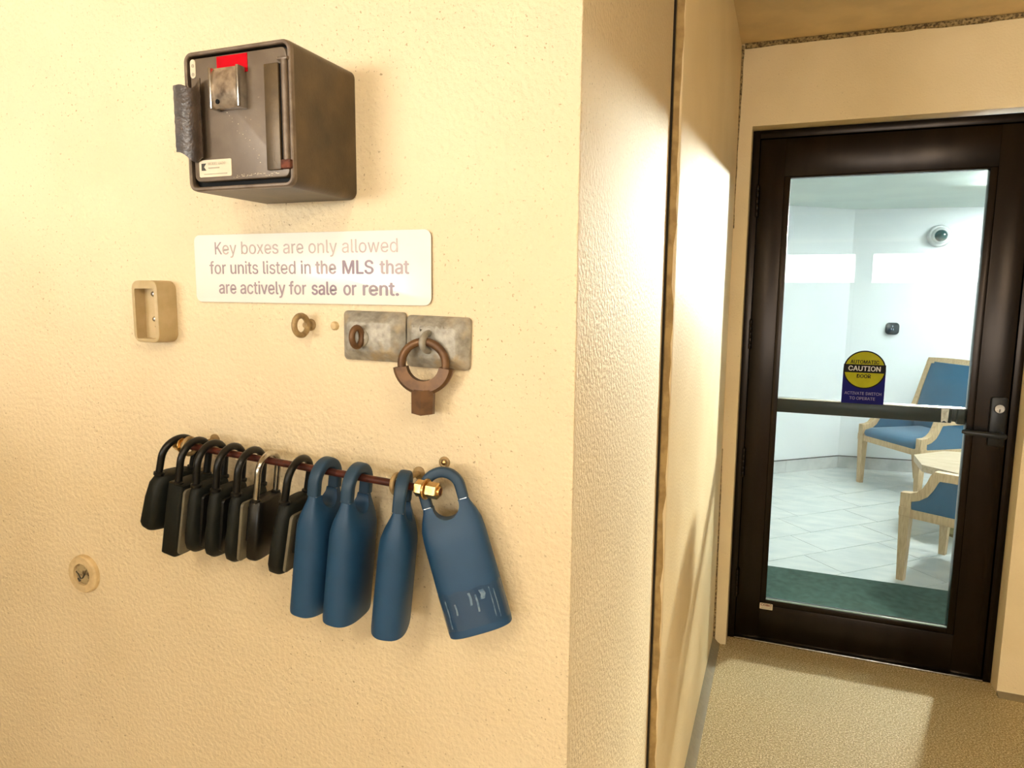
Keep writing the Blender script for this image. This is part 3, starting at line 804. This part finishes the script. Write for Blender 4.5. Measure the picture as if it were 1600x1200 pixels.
line([('for units listed in', .071, .527, m_let2, .008), ('the', .546, .633, m_let2, .02), ('MLS', .658, .783, m_let3, .022), ('that', .806, .920, m_let2, .02)], 1.5147, .0178)
line([('are actively for', .112, .506, m_let2, .014), ('sale', .528, .634, m_let3, .022), ('or', .660, .714, m_let3, .022), ('rent.', .738, .880, m_let3, .022)], 1.4860, .0178)

# ================================================================== SMALL WALL FITTINGS
# beige bracket, open at the front
cv = thing('wall_bracket', 'beige open-fronted plastic holder screwed to the wall left of the sign', 'holder', (-0.662, 0, 1.412))
cx0, cx1, cz0, cz1 = -0.692, -0.6385, 1.4105, 1.5045
fy = -0.036
outer0 = rrect(cx0, cz0, cx1, cz1, .014, 5); 
def bow(P, y): return [(p[0], y, p[1]) for p in P]
fo = rrect(cx0 + .0015, cz0 + .001, cx1 - .001, cz1 - .0005, .012, 5)
inn = rrect(cx0 + .0085, cz0 + .0065, cx1 - .0065, cz1 - .0125, .002, 5)
b = MB()
b.rings([bow(outer0, 0), bow(outer0, fy + .006), bow(fo, fy + .0015), bow(rrect(cx0 + .0035, cz0 + .003, cx1 - .003, cz1 - .003, .010, 5), fy), bow(inn, fy), bow(inn, -.017)], cap=False)
b.build('housing', m_beige, cv, local=False)
MB().prism(inn, XZ(-.018), XZ(-.001)).build('back_plate', m_beige, cv, local=False, smooth=0)
for zz in (1.484, 1.446):
    MB().lathe([(.0042, -.017), (.0042, -.019), (.003, -.0205), (.0001, -.021)], (-.6650, 0, zz), (0, 1, 0), 14).build('screw', m_steel, cv, local=False)
MB().lathe([(.0018, -.0185), (.0018, -.0175)], (-.6635, 0, 1.4345), (0, 1, 0), 10).build('hole', m_dblack, cv, local=False)

# loose screw eye left of the plates
ey = thing('screw_eye', 'small painted screw eye below the sign', 'screw eye', (-.3898, 0, 1.443))
MB().lathe([(.0085, 0), (.0085, -.002), (.0055, -.003), (.0050, -.012), (.004, -.014)], (-.3898, 0, 1.4435), (0, 1, 0), 16).build('shank', m_eye, ey, local=False)
ca = R(82)
ring = [(-.3898 + .0125 * math.cos(a) * math.cos(ca), -.022 + .0125 * math.cos(a) * math.sin(ca), 1.4435 + .0135 * math.sin(a)) for a in [2 * PI * i / 28 for i in range(28)]]
MB().tube(ring, .0042, 10, closed=True).build('eye', m_eye, ey, local=False)
sc = MB().lathe([(.0062, 0), (.0062, -.0025), (.0045, -.005), (.0001, -.0062)], (-.3488, 0, 1.4431), (0, 1, 0), 18).build('wall_stud', m_paintcap)
tag(origin_to(sc, (-.3488, 0, 1.4431)), 'tiny cream painted stud between the screw eye and the plates', 'stud')

# galvanised plates with hasps
def plate(x0, x1, z0, z1, dep, label, tilt=0.0):
    t = thing('hasp_plate', label, 'plate', ((x0 + x1) / 2, 0, z0), (0, tilt, 0), group='galvanised square plates')
    w_, h_ = x1 - x0, z1 - z0
    def rg(ins, y, r): return [(p[0], y, p[1]) for p in rrect(-w_ / 2 + ins, ins, w_ / 2 - ins, h_ - ins, r, 4)]
    MB().rings([rg(0, 0, .006), rg(0, -dep * .25, .006), rg(.0015, -dep * .36, .006), rg(.0130, -dep * .95, .007), rg(.0155, -dep, .007)]).build('plate', m_galv, t, smooth=25)
    return t, w_, h_
t1, w1, h1 = plate(-.3312, -.2345, 1.3972, 1.4645, .021, 'left galvanised square plate with flattened rusty eye', R(.6))
MB().lathe([(.013, -.019), (.013, -.0225), (.0105, -.025), (.004, -.0262)], (-.012, 0, .032), (0, 1, 0), 20).build('boss', m_galv, t1)
lo = [(-.010 + .0075 * math.cos(a), -.026 - .004 * math.sin(a), .0335 + .0115 * math.sin(a)) for a in [2 * PI * i / 24 for i in range(24)]]
MB().tube([(-.010 + .008 * math.cos(a) * math.cos(R(70)), -.0320 + .008 * math.cos(a) * math.sin(R(70)), .0335 + .0125 * math.sin(a)) for a in [2 * PI * i / 24 for i in range(24)]], .0042, 10, closed=True).build('eye', m_oldring, t1)
t2, w2, h2 = plate(-.2330, -.1405, 1.3915, 1.4600, .020, 'right galvanised square plate stamped with letters, holding a ring', R(1.2))
# staple loop standing out of the plate
st = []
for i in range(15):
    a = PI * i / 14
    st.append((-.006, -.018 - .019 * math.sin(a), .0355 + .0115 * math.cos(a)))
MB().tube([(-.006, -.010, .047)] + st + [(-.006, -.010, .024)], .0045, 10).build('staple', m_galv, t2)
o = lettering('FRONT', -.030, .026, .0480, .0565, -.0204, m_galv, None, 'stamped_lettering', .0, .001)
o.parent = t2
# cast brown ring with its socket
rn = thing('shackle_ring', 'brown cast ring with stub hanging from the right galvanised plate', 'ring', (-.1935, -.030, 1.4205), (0, R(1), R(14)))
Rr = .0290
b = MB()
cr = [(Rr * math.cos(a), 0, -.0215 + Rr * math.sin(a)) for a in [2 * PI * i / 40 for i in range(40)]]
b.tube(cr, .0054, 10, closed=True)
b.build('ring', m_oldring, rn)
# thick collar on the lower half + stub
b = MB()
n = 20
out_, in_ = Rr + .0105, Rr - .0075
rg = []
for i in range(n + 1):
    a = R(180 + 8) + (PI - R(16)) * i / n
    h = .0085
    c, s_ = math.cos(a), math.sin(a)
    rg.append([(in_ * c, -h * .7, -.0215 + in_ * s_), (in_ * c, h * .7, -.0215 + in_ * s_), ((out_ - .004) * c, h, -.0215 + (out_ - .004) * s_), (out_ * c, h * .5, -.0215 + out_ * s_), (out_ * c, -h * .5, -.0215 + out_ * s_), ((out_ - .004) * c, -h, -.0215 + (out_ - .004) * s_)])
b.rings(rg)
b.build('collar', m_oldring, rn, smooth=30)
b = MB()
zt, zb_ = -.0215 - Rr - .004, -.0865
hexs = lambda s, z: [(s * math.cos(PI / 6 + PI / 3 * i), s * .8 * math.sin(PI / 6 + PI / 3 * i), z + (.0015 if i % 2 else 0)) for i in range(6)]
b.rings([hexs(.0165, zt), hexs(.0160, zb_)])
b.build('stub', m_oldring, rn, smooth=20)

# round plug low on the left
pg = thing('pipe_plug', 'round painted plug with cracked filler low on the wall', 'wall plug', (-.8805, 0, .9975))
c0 = (-.8805, 0, .9975)
MB().lathe([(.0335, 0), (.0335, -.007), (.0315, -.0095), (.0195, -.0095), (.0190, -.003)], c0, (0, 1, 0), 36).build('collar', m_paintcap, pg, local=False)
MB().lathe([(.0192, -.002), (.0185, -.005), (.012, -.0075), (.0001, -.0070)], c0, (0, 1, 0), 30).build('filler', m_plugmud, pg, local=False)
b = MB()
b.tube([(-.8955, -.0072, 1.0005), (-.8895, -.0082, .9975), (-.884, -.0084, .9895), (-.879, -.0084, .9915), (-.873, -.0078, 1.0)], .0011, 6)
b.tube([(-.8910, -.0076, .9895), (-.887, -.008, .984)], .0018, 6)
b.build('crack', m_ink, pg, local=False)
# hollow screw anchor above the last blue lock
an = thing('wall_anchor', 'small hollow screw anchor in the wall above the last blue lock box', 'anchor', (-.1792, 0, 1.265))
MB().lathe([(.0078, 0), (.0078, -.002), (.0055, -.0035), (.0042, -.003), (.0040, -.001)], (-.1792, 0, 1.265), (0, 1, 0), 20).build('rim', m_eye, an, local=False)
MB().lathe([(.0030, 0), (.0030, -.0032), (.0001, -.0042)], (-.1792, 0, 1.2645), (0, 1, 0), 14).build('pin', m_brass, an, local=False)

# ================================================================== BAR
BA = Vector((-0.592, -0.050, 1.2625)); BB = Vector((-0.1545, -0.062, 1.2435))
bd = (BB - BA).normalized()
br = thing('lock_bar', 'maroon steel bar with brass nuts carrying the lock boxes', 'bar', (BA.x, 0, BA.z))
MB().tube([BA - bd * .004, BB], .0050, 14).build('rod', m_rod, br, local=False)
def hexnut(c, L, r, name='nut'):
    b = MB(); a = bd; u = Vector((0, 0, 1)).cross(a).normalized(); v = a.cross(u)
    rg = []
    for k, s in ((0, .90), (.0012, 1), (L - .0012, 1), (L, .90)):
        rg.append([c + a * k + (u * math.cos(PI / 3 * i + .3) + v * math.sin(PI / 3 * i + .3)) * r * s for i in range(6)])
    b.rings(rg); return b.build(name, m_brass, br, local=False, smooth=20)
def washer(c, r, L):
    MB().lathe([(r * .96, 0), (r, L * .3), (r, L * .7), (r * .96, L)], c, bd, 24).build('washer', m_brass, br, local=False)
hexnut(BB - bd * .034, .012, .0108); washer(BB - bd * .0215, .0135, .0030); hexnut(BB - bd * .018, .016, .0105)
MB().lathe([(.0062, .0), (.0062, .0040), (.0050, .0042), (.0045, .001)], BB - bd * .0035, bd, 18).build('tube_end', m_brass, br, local=False)
hexnut(BA - bd * .008, .011, .0098); washer(BA + bd * .0032, .0118, .0028); hexnut(BA + bd * .0062, .008, .0092)
# eye bolts that carry the bar
def eyebolt(s, label):
    c = BA.lerp(BB, s)
    t = thing('eye_bolt', label, 'eye bolt', (c.x, 0, c.z), group='eye bolts of the lock bar')
    ring = [c + Vector((0, math.cos(a), math.sin(a))) * .0118 for a in [2 * PI * i / 24 for i in range(24)]]
    MB().tube(ring, .0034, 10, closed=True).build('eye', m_eye, t, local=False)
    MB().lathe([(.009, 0), (.009, -.002), (.0034, -.003), (.0034, c.y + .0118)], (c.x, 0, c.z), (0, 1, 0), 14).build('shank', m_eye, t, local=False)
eyebolt(.040, 'eye bolt at the left end of the lock bar')
eyebolt(.855, 'eye bolt behind the last two blue lock boxes')

# ================================================================== LOCK BOXES
def bar_at(px):
    """world point on the bar under image column px, plus the view frame"""
    best = None
    for i in range(801):
        p = BA.lerp(BB, i / 800); v = p - CAM
        x = 800 + FPX * v.dot(rr) / v.dot(ff)
        if best is None or abs(x - px) < best[0]: best = (abs(x - px), p)
    return best[1]
def sup(z, hw, ht, n, cy=0.0, cx=0.0, k=36):
    P = []
    for i in range(k):
        a = 2 * PI * i / k
        c, s = math.cos(a), math.sin(a)
        P.append((cx + hw * math.copysign(abs(c) ** (2 / n), c), cy + ht * math.copysign(abs(s) ** (2 / n), s), z))
    return P
def arch(r, leg, n=16, x0=0):
    """shackle path in local xz: down, round and down; its inner top touches z = 0"""
    zc = -r
    return [(-r, 0, -leg)] + [(-r, 0, zc - .004)] + [(r * math.cos(PI - PI * i / n), 0, zc + r * math.sin(PI * i / n)) for i in range(n + 1)] + [(r, 0, zc - .004), (r, 0, -leg)]

def lockframe(name, label, px, rot, group, tilt=(0, 0), dz=0.0, dy=0.0, dx=0.0):
    p = bar_at(px)
    t = thing(name, label, 'lock box', p + Vector((dx, dy, .0056 + dz)), (0, 0, 0), group=group)
    t.rotation_euler = (Matrix.Rotation(tilt[1], 3, 'X') @ Matrix.Rotation(tilt[0], 3, 'Y') @ Matrix.Rotation(rot, 3, 'Z')).to_euler()
    return t

# --- black push-button boxes (flat face towards +local y)
def black_lock(label, px, body, rot=R(-90), shr=.0225, leg=.060, rs=.0052, mshk=m_black, panel=None, tilt=(R(8), 0), text=None, mb=m_rubber, dz=0, pm=None):
    t = lockframe('key_lock_box', label, px, rot, 'black key lock boxes', tilt, dz)
    MB().tube([(p[0], p[1], p[2] + rs) for p in arch(shr + rs, leg)], rs, 12).build('shackle', mshk, t)
    for s in (-1, 1):
        MB().lathe([(rs * 1.45, -leg + .006), (rs * 1.45, -leg + .0095), (rs * 1.05, -leg + .011)], (s * (shr + rs), 0, 0), (0, 0, 1), 14).build('collar', m_black, t)
    zt = -leg + .008
    b = MB().rings([sup(zt + z, hw, ht, n, cy) for (z, hw, ht, n, cy) in body])
    bo = b.build('body', mb, t, smooth=50)
    if panel:
        z0, z1, hw, y = panel
        fp = MB().prism(rrect(-hw, zt + z0, hw, zt + z1, .006), XZ(y + .004), XZ(y), .001).build('face_panel', pm or m_facepanel, t)
        MB().prism(rrect(-hw * .62, zt + z0 + (z1 - z0) * .30, hw * .62, zt + z1 - .006, .004), XZ(y + .0065), XZ(y + .0035), .001).build('key_pad', m_black, t)
        if text:
            for k_ in range(5): MB().box((-hw * .6 + k_ * .0062, y + .0035, zt + z0 + .005), (-hw * .6 + k_ * .0062 + .0045, y + .0044, zt + z0 + .011)).build('panel_print', m_ink, t, smooth=0)
    return t
wavy = [(0, .026, .007, 3.2, 0), (-.002, .031, .0095, 3.2, 0), (-.010, .0345, .0110, 3.0, 0), (-.030, .0365, .0125, 3, 0), (-.050, .0375, .0108, 3, 0), (-.070, .0385, .0125, 3, 0), (-.086, .0375, .0125, 3, 0), (-.096, .034, .0110, 3, 0), (-.102, .026, .007, 3, 0)]
rect = [(0, .033, .0125, 9, 0), (-.001, .0345, .0140, 9, 0), (-.055, .035, .0142, 9, 0), (-.110, .035, .0142, 9, 0), (-.112, .033, .0125, 9, 0)]
dome = [(0, .022, .009, 3, 0), (-.004, .030, .012, 3, 0), (-.016, .037, .0150, 3.2, 0), (-.040, .039, .0165, 4, 0), (-.080, .040, .0165, 4.5, 0), (-.086, .038, .0150, 4, 0), (-.089, .030, .010, 3, 0)]
slim = [(0, .026, .009, 5, 0), (-.0015, .0275, .0105, 5, 0), (-.060, .0275, .0105, 5, 0), (-.085, .0265, .0105, 4, 0), (-.088, .024, .009, 4, 0)]
taper = [(0, .024, .008, 3, 0), (-.004, .030, .0115, 3, 0), (-.025, .0355, .0125, 3, 0), (-.060, .038, .0140, 3, 0), (-.090, .0385, .0138, 3, 0), (-.101, .034, .0135, 3, 0), (-.106, .026, .009, 3, 0)]
black_lock('leftmost black lock box with domed shoulders, turned outwards', 279, dome, rot=R(-98), leg=.055, tilt=(R(15), 0))
black_lock('square-edged black lock box, second from the left end', 307, rect, rot=R(-88), leg=.062, tilt=(R(11), 0), panel=(-.108, -.006, .031, .0130))
black_lock('black lock box with wavy edges, third from the left end', 332, wavy, rot=R(-88), pm=m_black, panel=(-.092, -.012, .027, .0105))
black_lock('black lock box with wavy edges, fourth from the left end', 362, wavy, rot=R(-86), pm=m_black, panel=(-.092, -.012, .027, .0105))
black_lock('black lock box with wavy edges just left of the silver shackle', 394, wavy, rot=R(-86), panel=(-.097, -.010, .031, .0105), text=True)
black_lock('small black lock hanging by a silver shackle', 421, slim, rot=R(-84), mshk=m_steel, leg=.066, shr=.0190, rs=.0044, mb=m_black)
black_lock('smooth green-black lock box next to the first blue one', 470, taper, rot=R(-84), panel=(-.100, -.016, .029, .0115), leg=.058, tilt=(R(11), 0))

# --- blue boxes
def boolean_cut(o, cutter):
    md = o.modifiers.new('cut', 'BOOLEAN'); md.operation = 'DIFFERENCE'; md.object = cutter; md.solver = 'EXACT'
    dg = bpy.context.evaluated_depsgraph_get()
    me = bpy.data.meshes.new_from_object(o.evaluated_get(dg))
    o.modifiers.clear(); old = o.data; o.data = me; bpy.data.meshes.remove(old)
    me.shade_smooth(); me.set_sharp_from_angle(angle=R(35))
    bpy.data.objects.remove(cutter)
ZB = -0.200
def blue_meshes():
    secs = [(-.0335, .0300, .0082, 4, 0), (-.040, .0318, .0092, 4, 0), (-.050, .0360, .0130, 3.4, 0), (-.062, .0395, .0182, 3.0, 0), (-.075, .0405, .0222, 2.8, 0), (-.085, .0408, .0232, 2.7, 0),
            (-.130, .0412, .0236, 2.7, 0), (ZB + .006, .0415, .0238, 2.7, 0), (ZB + .001, .0410, .0234, 2.7, 0), (ZB, .0400, .0225, 2.7, 0)]
    o = MB().rings([sup(z, a, c, n, cy, k=48) for (z, a, c, n, cy) in secs]).build('body', m_blue, None, smooth=35)
    cut = MB().lathe([(.0170, -.08), (.0170, .08)], (0, 0, -.0365), (0, 1, 0), 40).build('cutter', m_blue, None)
    boolean_cut(o, cut)
    return o.data, o
body_me, tmp = blue_meshes(); bpy.data.objects.remove(tmp)
shk = MB()
rs = .0068
rg = []
pth = arch(.0170 + rs, .0330, 20)
pth = [Vector((p[0], p[1], p[2] + rs)) for p in pth]
pth[0].z = pth[-1].z = -.0328
for i, p in enumerate(pth):
    t_ = (pth[min(i + 1, len(pth) - 1)] - pth[max(i - 1, 0)]).normalized()
    nrm = Vector((-t_.z, 0, t_.x))
    rg.append([p + nrm * c[0] * rs + Vector((0, 1, 0)) * c[1] * .0080 for c in [(q[0] / rs, q[2] / .008) for q in [(rs * math.copysign(abs(math.cos(a)) ** .5, math.cos(a)), 0, .008 * math.copysign(abs(math.sin(a)) ** .5, math.sin(a))) for a in [2 * PI * k / 20 for k in range(20)]]]])
so = shk.rings(rg).build('shackle', m_blue2, None, smooth=50)
shk_me = so.data; bpy.data.objects.remove(so)
so = MB().box((-.0045, -.0070, -.0338), (.0045, .0070, -.0322)).build('seam', m_silver, None, smooth=0); seam_me = so.data; bpy.data.objects.remove(so)
def blue_lock(label, px, rot, tilt=(0, 0), dz=0, dy=0, dx=0):
    t = lockframe('blue_lock_box', label, px, rot, 'blue key lock boxes', tilt, dz, dy, dx)
    for n, me, ox in (('body', body_me, 0), ('shackle', shk_me, 0), ('shackle_seam', seam_me, -.0238), ('shackle_seam', seam_me, .0238)):
        o = bpy.data.objects.new(n, me); COL.objects.link(o); o.parent = t; o.location = (ox, 0, 0)
    return t
blue_lock('leftmost of the four blue lock boxes on the bar', 510, R(-88), (R(7), 0))
blue_lock('second blue lock box from the left on the bar', 560, R(-86), (R(6.5), 0))
b3 = blue_lock('third blue lock box, hanging just left of the brass nut', 632, R(-70), (R(6.5), 0))
b4 = blue_lock('tilted blue lock box with clear tape, hanging at the bar end', 677, R(21.5), tilt=(R(-18.4), R(-1.5)))
b4.location = (-.168, -.040, 1.2545)
# clear tape and residue on the last one
rg = []
for i in range(19):
    a = R(-178 + 8) + R(160) * i / 18
    c, s = math.cos(a), math.sin(a); n = 2.7
    x = .0420 * math.copysign(abs(c) ** (2 / n), c); y = .0243 * math.copysign(abs(s) ** (2 / n), s)
    rg.append([(x, y, -.190), (x, y, -.142 + .0015 * math.sin(i * 1.9)), (x * .99, y * .985, -.142 + .0015 * math.sin(i * 1.9)), (x * .99, y * .985, -.190)])
MB().rings(rg).build('clear_tape', m_clear, b4, smooth=60)
m_res = mat('tape_residue', (0.16, 0.24, 0.33), 0.35, col2=(0.05, 0.12, 0.22), scale=120, contrast=(0.45, 0.6))
b = MB(); random.seed(4)
for (x, z0, z1, wd) in ((-.033, -.186, -.150, .0016), (-.022, -.170, -.156, .0022), (-.002, -.162, -.146, .0030), (.006, -.172, -.150, .0022), (.012, -.158, -.146, .006), (.025, -.184, -.146, .0012), (.030, -.186, -.150, .0012)):
    n = 2.7
    yy = lambda x: -.0247 * (1 - abs(x / .0420) ** n) ** (1 / n)
    b.rings([[(x + wd * u, yy(x + wd * u) - .0004, z), (x + wd * u, yy(x + wd * u) + .0006, z)] [::1] + [(x + wd * u + wd, yy(x + wd * u + wd) + .0006, z), (x + wd * u + wd, yy(x + wd * u + wd) - .0004, z)] for u, z in ((0, z0), (.4, (z0 + z1) / 2), (.1, z1))])
b.build('tape_residue', m_res, b4, smooth=0)
# white scuff on the first and the third
